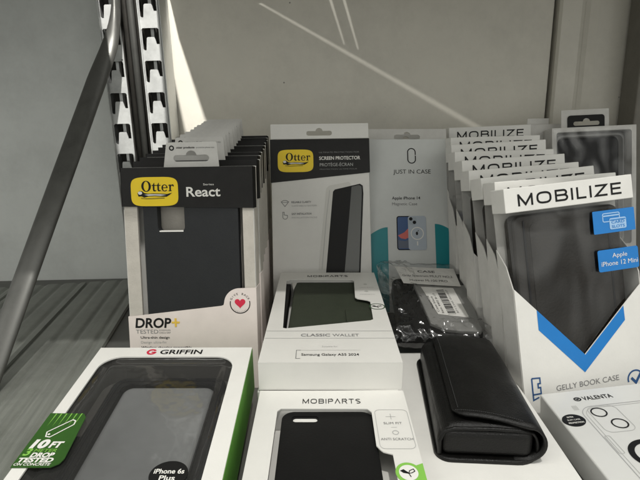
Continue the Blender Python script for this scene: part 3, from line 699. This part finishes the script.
# ------------------------------------------------------------------ ivory wallet boxes (centre)
def plain_box(name, label, cat, loc, rot, W, H, T, m, group=None):
    t = thing(name, label, cat, loc, rot, group); MB().box(-W / 2, W / 2, -H, 0, -T, 0, m, .06).build('carton', t); return t
OLC = OLIVE
t = thing('wallet_case_box', 'ivory box with olive wallet case in its window, on top of the centre stack', 'phone case box', (.69, 48.59, 5.98), (-.1, .98, -.55), 'ivory phone case boxes stacked in the centre')
W, H, T = 9.5, 18.88, 1.95; h = W / 2
win = [(-3.52, -13.45), (-3.3, -13.55), (3.25, -12.05), (3.5, -11.85), (3.62, -8.0), (3.4, -7.7), (2.55, -7.3), (2.38, -7.0), (2.55, -2.55), (2.3, -2.22), (-3.7, -2.2), (-4.0, -2.5)]
b = MB(); b.plate(slice_poly(W, 0, -H), IVORY, -.07, 0, [win])
b.plate([(-h, 0), (-h, -H), (h, -H), (h, 0)], IVORY, -T, -.075, [[(-4.1, -13.9), (3.9, -13.9), (3.9, -2), (-4.1, -2)]])
b.plate(slice_poly(W, 0, -H), IVORY, -T - .06, -T - .01)
b.build('carton', t)
c = MB(); c.slab(rrect(-3.2, 4.0, -13.8, -1.9, .5), OLC, -1.6, -.35, .15); co = c.build('wallet_case', t)
c = MB(); c.slab(rrect(1.4, 3.85, -11.9, -9.0, .35), OLC, -.36, -.2, .06); c.build('clasp', co)
c = MB(); c.slab([(-4.1, -13.8), (-3.45, -13.8), (-3.6, -2.1), (-4.1, -2.1)], MATT, -1.5, -.45, .1); c.slab([(-3.5, -2.2), (-3.25, -4.3), (-3.0, -2.2)], WHITE2, -.5, -.3, .02); c.build('cover_edge', co)
l = MB(); l.wide('MOBIPARTS', -2.0, -1.45, 4.0, .55, INK, .02, th=.17, gap=.34)
l.text('CLASSIC', -2.1, -14.98, 2.15, .44, GINK, .02, bold=.015); l.text('WALLET', .22, -14.98, 1.95, .44, GINK, .02)
for y in (-14.05, -15.28): l.stroke([(-4.72, y), (4.72, y)], .05, LINK, .02)
l.text('Suitable for', .0, -16.7, 1.1, .2, LINK, .02, align='C'); l.stroke([(-2.0, -17.15), (-2.3, -17.15), (-2.3, -18.35), (-2.0, -18.35)], .05, GINK, .02); l.stroke([(-2.0, -17.15), (2.1, -17.15)], .025, LINK, .02)
l.text('Samsung Galaxy A55 2024', .0, -17.95, 3.9, .32, INK, .02, align='C', bold=.008)
l.text('CARD SLOTS', 3.6, -4.6, 1.3, .2, LINK, .02, align='C'); l.text('MAGNETIC', 3.55, -6.4, 1.35, .2, LINK, .02, align='C'); l.disc(3.55, -3.6, .18, mat('faint ink', (.5, .5, .47), .6), .02); l.disc(3.5, -5.5, .18, MATS['faint ink'], .02)
l.build('lettering', t)
def leaf(mb, x, y, s_, z=.03):
    mb.flat([(x - .55 * s_, y + .15 * s_), (x - .3 * s_, y + .28 * s_), (x, y - .02 * s_), (x - .02 * s_, y - .12 * s_), (x - .35 * s_, y - .05 * s_)], INK, z)
    mb.stroke([(x, y - .1 * s_), (x + .08 * s_, y + .15 * s_), (x + .35 * s_, y + .3 * s_), (x + .42 * s_, y + .1 * s_), (x + .2 * s_, y - .05 * s_), (x, y - .1 * s_)], .06 * s_, INK, z)
    mb.stroke([(x - .25 * s_, y + .1 * s_), (x, y - .1 * s_), (x + .1 * s_, y - .4 * s_)], .06 * s_, INK, z)
l = MB(); l.ring(4.1, -9.2, .62, .1, mat('deep green ink', (.03, .07, .03), .5), .02); leaf(l, 4.1, -9.2, .85, .02); l.build('leaf_emblem', t)
plain_box('phone_case_box', 'ivory box directly beneath the wallet case box in the centre stack', 'phone case box', (.6, 48.5, 3.94), (0, .0, -.9), 9.4, 18.8, 1.9, IVORY, 'ivory phone case boxes stacked in the centre')
plain_box('phone_case_box', 'lowest ivory box at the bottom of the centre stack', 'phone case box', (.5, 48.6, 1.97), (0, 0, -.2), 9.3, 18.8, 1.9, IVORY, 'ivory phone case boxes stacked in the centre')

t = thing('slim_case_box', 'ivory box with black phone case and green leaf emblem at the bottom centre', 'phone case box', (.56, 29.66, 3.98), (2.38, .97, -.5))
W, H, T = 9.5, 16.5, 1.9; h = W / 2
win = rrect(-3.45, 2.42, -14.5, -1.98, .35, 4)
win = [(-3.45, -14.3), (-3.2, -14.5), (2.35, -14.5), (3.25, -14.3), (3.25, -6.05), (2.75, -5.85), (2.62, -5.7), (2.42, -5.35), (2.44, -2.3), (2.2, -1.98), (-3.2, -1.95), (-3.42, -2.2)]
b = MB(); b.plate(slice_poly(W, 0, -H), IVORY, -.07, 0, [win])
b.plate(slice_poly(W, 0, -H), IVORY, -T, -.075, [[(-3.8, -14.6), (3.6, -14.6), (3.6, -1.9), (-3.8, -1.9)]]); b.plate(slice_poly(W, 0, -H), IVORY, -T - .06, -T - .01)
b.build('carton', t)
c = MB(); c.plate(slice_poly(7.2, -2.0, -14.5), IVORY, -1.75, -1.6); c.plate(rrect(-2.43, -.92, -2.84, -2.41, .19, 5), WHITE, -1.6, -.42); c.build('tray', t)
c = MB(); c.plate(rrect(-3.12, 2.55, -14.3, -1.85, .75, 8), MATT, -1.4, -.32, [rrect(-2.45, -.9, -2.85, -2.4, .2, 5)])
c.plate(rrect(-3.06, 2.49, -14.24, -1.91, .72, 8), MATT, -.32, -.27, [rrect(-2.52, -.83, -2.92, -2.33, .27, 5)])
c.build('phone_case', t)
l = MB(); l.wide('MOBIPARTS', -1.88, -1.45, 3.7, .50, INK, .02, th=.15, gap=.34)
l.stroke(rrect(2.62, 4.62, -5.62, -2.1, .3, 5), .035, LINK, .02, True)
l.stroke([(3.55, -2.5), (3.55, -3.05)], .04, LINK, .02); l.stroke([(3.25, -2.78), (3.85, -2.78)], .04, LINK, .02)
l.text('SLIM FIT', 3.6, -3.5, 1.1, .2, GINK, .02, align='C'); l.ring(3.65, -4.25, .17, .05, LINK, .02); l.text('ANTI SCRATCH', 3.65, -4.92, 1.85, .2, GINK, .02, align='C'); l.stroke([(3.45, -3.78), (3.8, -3.78)], .03, LINK, .02)
l.build('lettering', t)
l = MB(); l.plate(ellipse(3.88, -7.45, .68, .74, 36) , LGREEN, .005, .03); l.disc(3.88, -7.45, .5, WINK, .04, .55); l.flat([(4.3, -6.95), (4.74, -6.75), (4.74, -8.1), (4.3, -7.95)], LGREEN, .025)
leaf(l, 3.88, -7.45, .8, .055); l.build('leaf_emblem', t)
plain_box('phone_case_box', 'ivory box lying under the black case box at the bottom centre', 'phone case box', (.5, 29.5, 1.98), (0, 0, -.3), 9.3, 16.3, 1.9, IVORY)

# ------------------------------------------------------------------ white box under the leather pouch
plain_box('flat_white_box', 'plain white box lying under the black leather pouch', 'box', (9.98, 38.1, 2.2), (0, 0, -1.6), 9.0, 18.5, 2.15, WHITE)

# ------------------------------------------------------------------ leather pouch
t = thing('leather_pouch', 'black leather flap pouch lying on the plain white box', 'phone pouch', (9.45, 24.45, 2.22), (0, 0, -5.5))
# local: x right, y away, z up; 12.0 long, 5.9 wide
Lp = 12.2
b = MB(); b.slab(rrect(-3.05, 3.05, 0, Lp, [.9, 1.5, .8, .8], 8), LEATH, 0, .24, .11); b.build('back_panel', t)
def sweep(profile, ys, m, taper=None, wob=.03, thick=.16):
    """leather sheet of even thickness, following a cross-section (x,z) along y"""
    n = len(profile); outer = []
    mb = MB(); nr = []
    for i in range(n):
        a = Vector(profile[max(i - 1, 0)]); c_ = Vector(profile[min(i + 1, n - 1)]); d = (c_ - a).normalized(); nr.append(Vector((-d.y, d.x)))
    vs = []
    for y in ys:
        for side in (0, 1):
            for i in range(n):
                p = Vector(profile[i]) + nr[i] * (thick * side)
                x, z = p
                yy = y(i) if callable(y) else y
                q = noise.noise(Vector((x * .8, yy * .45, z))) * wob * 2
                if taper: x, z = taper(x, z, yy)
                vs.append((x, yy, z + q))
    m_ = 2 * n; fs = []
    for j in range(len(ys) - 1):
        a0, a1 = j * m_, (j + 1) * m_
        for i in range(n - 1):
            fs.append((a0 + i + 1, a0 + i, a1 + i, a1 + i + 1)); fs.append((a0 + n + i, a0 + n + i + 1, a1 + n + i + 1, a1 + n + i))
        fs.append((a0, a0 + n, a1 + n, a1)); fs.append((a0 + n - 1, a1 + n - 1, a1 + 2 * n - 1, a0 + 2 * n - 1))
    for a in (0, (len(ys) - 1) * m_):
        for i in range(n - 1): fs.append((a + i, a + i + 1, a + n + i + 1, a + n + i) if a == 0 else (a + i + 1, a + i, a + n + i, a + n + i + 1))
    return mb.add(vs, fs, m, True)
# pocket body
pk = MB(); nseg = 26
pf = []
for k in range(nseg + 1):
    q = pi - pi * k / nseg; c_, s2 = math.cos(q), math.sin(q)
    pf.append((2.72 * math.copysign(abs(c_) ** .38, c_) - .05, .25 + 1.75 * abs(s2) ** .48))
def tap(x, z, y):
    f = 1 - .06 * (y / Lp); g = 1 - .10 * max(0, (y - 9) / 3) ** 2
    return x * f, z * g
ysn = [.38 + (Lp - .75) * k / 16 for k in range(17)]
pb = sweep(pf, ysn, LEATH, tap, .03, .14)
pb.build('pocket', t)
c = MB(); c.box(-2.74, 2.45, .2, Lp - .8, .24, 2.0, LEATH, .5, 6); c.build('lining', t)
c = MB(); c.tube([(-2.78, .38, .35), (-2.8, .38, 1.2), (-2.55, .38, 1.8), (-2.0, .36, 2.0), (0, .34, 2.06), (1.6, .36, 2.0), (2.3, .4, 1.85)], .12, LEATH, 10); c.build('mouth_rim', t)
# flap: from the right edge round and over the top towards the left
fp = []
for k in range(15):
    a = -pi / 2 + pi * k / 14 * 1.0
    fp.append((2.15 + 1.0 * math.cos(a), 1.25 + 1.12 * math.sin(a)))
fp = [(1.4, .13)] + fp
for k in range(1, 13): fp.append((2.15 - 4.15 * k / 12, 2.37 + .22 * math.sin(pi * k / 14) + (.0 if k < 11 else -.04 * (k - 10))))
ny = 22
def ylin(j):
    def f(i):
        u = max(0, (i - 15) / 12)           # 0 at the fold, 1 at the free edge
        y0 = .15 + .95 * u if u > 0 else .15 + .0
        y1 = Lp - .1 - .15 * u
        if u > .82: y0 += 2.2 * (u - .82) ** 2 * 8; y1 -= 2.2 * (u - .82) ** 2 * 4
        return y0 + (y1 - y0) * j / ny
    return f
fl = sweep([(x, z) for x, z in fp], [ylin(j) for j in range(ny + 1)], LEATH, tap, .035, .17)
fo = fl.build('flap', t)
# stitching along the flap's near edge and the free edge
st = MB()
for k in range(34):
    u = k / 33; x = 1.8 - 3.6 * u; y = .45 + .8 * u; z = 2.37 + .17 + .22 * math.sin(pi * min(1, (1.9 - x) / 4.2)) + .02
    st.tube([(x * .99, y, z), (x * .99 - .07, y + .015, z)], .022, THREAD, 5)
for k in range(70):
    y = 1.5 + 9.6 * k / 69
    st.tube([(-1.68 * (1 - .06 * y / Lp), y, 2.66 * (1 - .10 * max(0, (y - 9) / 3) ** 2)), (-1.68 * (1 - .06 * y / Lp), y + .08, 2.66 * (1 - .10 * max(0, (y - 9) / 3) ** 2))], .022, THREAD, 5)
st.build('stitching', fo)

# ------------------------------------------------------------------ bagged black case behind the pouch
t = thing('bagged_phone_case', 'black case with grey sleeve and barcode sticker in a crinkled clear bag', 'bagged phone case', (9.9, 38.2, 3.6), (14, 2, -2))
c = MB(); c.slab(rrect(-3.3, 3.7, .1, 8.8, .7, 6), MATT, -1.3, .1, .35, 4); co = c.build('phone_case', t)
c = MB(); c.slab(rrect(-2.2, 3.75, 7.2, 9.1, .3), MATT, .02, .5, .1); c.build('case_spine', co)
c = MB(); c.slab([(-.7, 1.3), (.4, .55), (1.6, .35), (3.35, .3), (3.5, .6), (3.75, 8.4), (-1.5, 8.6)], LEAD, .1, .42, .12); sl = c.build('silver_sleeve', t)
s_ = MB(); s_.plate([(.15, 2.5), (2.75, 2.1), (2.25, 6.6), (-.75, 6.7)], WHITE, .44, .46); so = s_.build('barcode_sticker', t)
l = MB(); x0 = 0
Mx = Matrix.Translation((.95, 4.4, 0)) @ Matrix.Rotation(.12, 4, 'Z')
y = -1.9
random.seed(3)
while y < 1.9:
    w_ = random.choice((.05, .09, .14)); l.flat([(-.15, y), (.55, y), (.55, y + w_), (-.15, y + w_)], INK, .475); y += w_ + random.choice((.05, .08, .12))
l.text('8712345 001627', .85, -1.8, 3.6, .17, GINK, .475, rot=pi / 2)
l.text('Item 4402 B-17', -.45, -1.7, 3.0, .2, INK, .475, rot=pi / 2); l.text('Case black', -.8, -1.5, 2.4, .2, INK, .475, rot=pi / 2); l.text('Model M-100', -1.12, -.9, 1.9, .18, INK, .475, rot=pi / 2)
l.xf(Mx).build('lettering', so)
s_ = MB(); s_.plate([(-2.35, 7.1), (3.0, 6.75), (2.95, 9.9), (-2.9, 10.1)], WHITE, .55, .57); so = s_.build('paper_label', t)
l = MB()
for tx, yy, ww, hh in (('CASE', 9.05, 1.7, .36), ('Grey Spectrum MUUT NO.2', 8.25, 4.8, .36), ('Huawei M-100 PRO', 7.45, 3.6, .36)): l.text(tx, .1, yy, ww, hh, INK, .585, align='C', bold=.012, rot=-.03)
l.build('lettering', so)
# bag
nx, ny = 70, 80; vs = []; fs = []
def bagpt(u, v, side):
    x = -4.6 + 9.7 * u; y = -.9 + 12.3 * v
    # crumpled ends bunch together
    e = max(0, 1 - abs(2 * u - 1) ** 5) ** .5 * max(0, 1 - abs(2 * v - 1) ** 7) ** .5
    X_, Y_ = x * .8 + y * .6, y * .8 - x * .6; a = 1 - abs(noise.noise(Vector((x * .7, y * .35, 3 + side * 9)))) * 2.2; b2 = 1 - abs(noise.noise(Vector((X_ * 1.5, Y_ * .5, 8 + side * 5)))) * 2.2; c2 = 1 - abs(noise.noise(Vector((x * .9, y * 2.6, 2)))) * 2
    edge = min(1, (1 - e) * 1.6 + .06)
    k = 1 if x < -1.2 or y < 1.5 or x > 3.6 else .3
    z = (.62 * e if side else -1.45 * e) + ((.34 * max(a, 0) ** 2 + .30 * max(b2, 0) ** 2 + .10 * max(c2, 0) ** 2) * k - .02) * (1 if side else -.3) * (.35 + .65 * e)
    x += .25 * noise.noise(Vector((y * 1.3, u * 3, 5))); y += .3 * noise.noise(Vector((x * 1.4, v * 3, 7)))
    if side: 
        # sag between the case and the left rim
        z += .55 * math.exp(-((x + 3.9) ** 2 / .5 + (y - 9.3) ** 2 / 1.6)) + .35 * math.exp(-((x + 2.7) ** 2 / .8 + (y - .3) ** 2 / .8))
    return (x, y, z)
mb = MB()
for side in (0, 1):
    vs = [bagpt(i / nx, j / ny, side) for j in range(ny + 1) for i in range(nx + 1)]
    fs = [(j * (nx + 1) + i, j * (nx + 1) + i + 1, (j + 1) * (nx + 1) + i + 1, (j + 1) * (nx + 1) + i) for j in range(ny) for i in range(nx)]
    if not side: fs = [f[::-1] for f in fs]
    mb.add(vs, fs, FILMB, True)
mb.build('plastic_bag', t)

# ------------------------------------------------------------------ box with printed phone outline (bottom right)
t = thing('outline_print_box', 'silver white box printed with a phone camera outline at the bottom right corner', 'phone case box', (19.85, 31.1, 2.98), (0, -5.5, .5))
W, H, T = 9.5, 17, 2.2; h = W / 2
PEARL = mat('pearl white card', (.62, .62, .60), .3, noise_amt=.04, noise_scale=30)
MB().box(-h, h, -H, 0, -T, 0, PEARL, .12, 3).build('carton', t)
l = MB(); l.text('VALENTA', -2.35, -1.30, 2.0, .42, INK, .02, bold=.015); l.ring(-2.68, -1.1, .2, .09, INK, .02, ry=.18); l.flat(heart(-2.68, -1.1, .12), INK, .02)
l.build('lettering', t)
l = MB(); pr = mat('pale print ink', (.36, .36, .36), .5)
for u, v, r_, w_, m_ in ((-3.15, -2.0, .9, .05, pr), (-2.95, -2.2, .75, .035, LINK)):
    l.stroke([(4.5, v + .0)] + [(u + r_ - r_ * math.sin(pi / 2 * k / 8), v - r_ + r_ * math.cos(pi / 2 * k / 8)) for k in range(9)] + [(u, -16.5)], w_, m_, .02)
l.stroke(rrect(-2.7, -.85, -4.75, -2.1, .45, 8), .04, LINK, .02, True)
l.stroke(rrect(-3.07, -2.75, -6.6, -5.0, .1, 3), .04, LINK, .024, True)
for k in range(4): l.stroke([(-3.42 + k * .09, -2.25), (-3.42 + k * .09, -1.75)], .035, LINK, .02)
l.build('phone_outline', t)
for u, v in ((-2.12, -2.72), (-1.52, -4.0)): MB().ring(u, v, .45, .09, INK, .03).build('lens_ring', t)
l = MB(); l.ring(-1.3, -6.9, 1.12, .34, INK, .03); l.build('charging_ring', t)
s_ = MB(); s_.plate(ellipse(-4.0, -3.25, .70, .62, 40), INK, .005, .04); so = s_.build('round_sticker', t)
l = MB(); l.text('ULTRA', -4.3, -3.0, .42, .14, WINK, .06, bold=.02); l.text('SLIM CASE', -4.4, -3.3, .8, .14, WINK, .06, bold=.02); l.text('PROTECTION', -4.45, -3.6, .95, .14, WINK, .06, bold=.02); l.build('lettering', so)

# ------------------------------------------------------------------ light
wd = bpy.data.worlds.new('World'); sc.world = wd; wd.use_nodes = True
nt = wd.node_tree; bg = nt.nodes['Background']; bg.inputs['Strength'].default_value = 1.15
tc = nt.nodes.new('ShaderNodeTexCoord'); mp = nt.nodes.new('ShaderNodeMapping'); mp.inputs['Scale'].default_value = (1.6, 1.6, 3.2)
nz = nt.nodes.new('ShaderNodeTexNoise'); nz.inputs['Scale'].default_value = 1.6; nz.inputs['Detail'].default_value = 2
rp_ = nt.nodes.new('ShaderNodeValToRGB'); e = rp_.color_ramp.elements
e[0].position = .40; e[0].color = (.165, .165, .158, 1); e[1].position = .66; e[1].color = (1.92, 1.91, 1.78, 1); e_ = rp_.color_ramp.elements.new(.52); e_.color = (.78, .785, .745, 1)
sp = nt.nodes.new('ShaderNodeSeparateXYZ'); mr = nt.nodes.new('ShaderNodeMapRange')
mr.inputs['From Min'].default_value = -.3; mr.inputs['From Max'].default_value = .9; mr.inputs['To Min'].default_value = .45; mr.inputs['To Max'].default_value = 1.35
mx = nt.nodes.new('ShaderNodeVectorMath'); mx.operation = 'SCALE'
L_ = nt.links.new
L_(tc.outputs['Generated'], mp.inputs['Vector']); L_(mp.outputs['Vector'], nz.inputs['Vector']); L_(nz.outputs['Fac'], rp_.inputs['Fac'])
L_(tc.outputs['Generated'], sp.inputs['Vector']); L_(sp.outputs['Z'], mr.inputs['Value'])
L_(rp_.outputs['Color'], mx.inputs[0]); L_(mr.outputs['Result'], mx.inputs['Scale']); L_(mx.outputs['Vector'], bg.inputs['Color'])
def lamp(kind, name, loc, energy, col, **kw):
    d = bpy.data.lights.new(name, kind); d.energy = energy; d.color = col
    for k, v in kw.items(): setattr(d, k, v)
    o = bpy.data.objects.new(name, d); COL.objects.link(o); o.location = Vector(loc) * S; return o
lamp('POINT', 'ceiling_and_wedge_lamp', (20, -30, 160), 50, (1, .975, .93), shadow_soft_size=.013)
s_ = lamp('SPOT', 'ceiling_and_wedge_lamp', (20, -30, 160), 230, (1, .97, .92), shadow_soft_size=.014, spot_size=R(8), spot_blend=.45)  # added spot that brightens the lit wedge on the wall
s_.rotation_euler = (Vector((-15, 57, 40)) - Vector((20, -30, 160))).to_track_quat('-Z', 'Y').to_euler()
a = lamp('AREA', 'ceiling_panel', (-30, -60, 170), 2, (1, .97, .9), shape='RECTANGLE', size=1.2, size_y=.5)
a.rotation_euler = (Vector((0, 45, 5)) - Vector((-30, -60, 170))).to_track_quat('-Z', 'Y').to_euler()

# ------------------------------------------------------------------ camera
cd = bpy.data.cameras.new('Camera'); cam = bpy.data.objects.new('Camera', cd); COL.objects.link(cam)
cd.sensor_width = 36; cd.lens = 36 * 500 / 640; cd.clip_start = .005; cd.clip_end = 20
cam.matrix_world = Matrix.Translation((0, 0, .22)) @ Matrix.Rotation(R(90 - 14.5), 4, 'X') @ Matrix.Rotation(R(-1.2), 4, 'Z')
sc.camera = cam
sc.view_settings.view_transform = 'Standard'; sc.view_settings.look = 'None'; sc.view_settings.gamma = 1; sc.view_settings.exposure = 0
sc.cycles.use_denoising = True; sc.cycles.max_bounces = 8; sc.cycles.transparent_max_bounces = 40
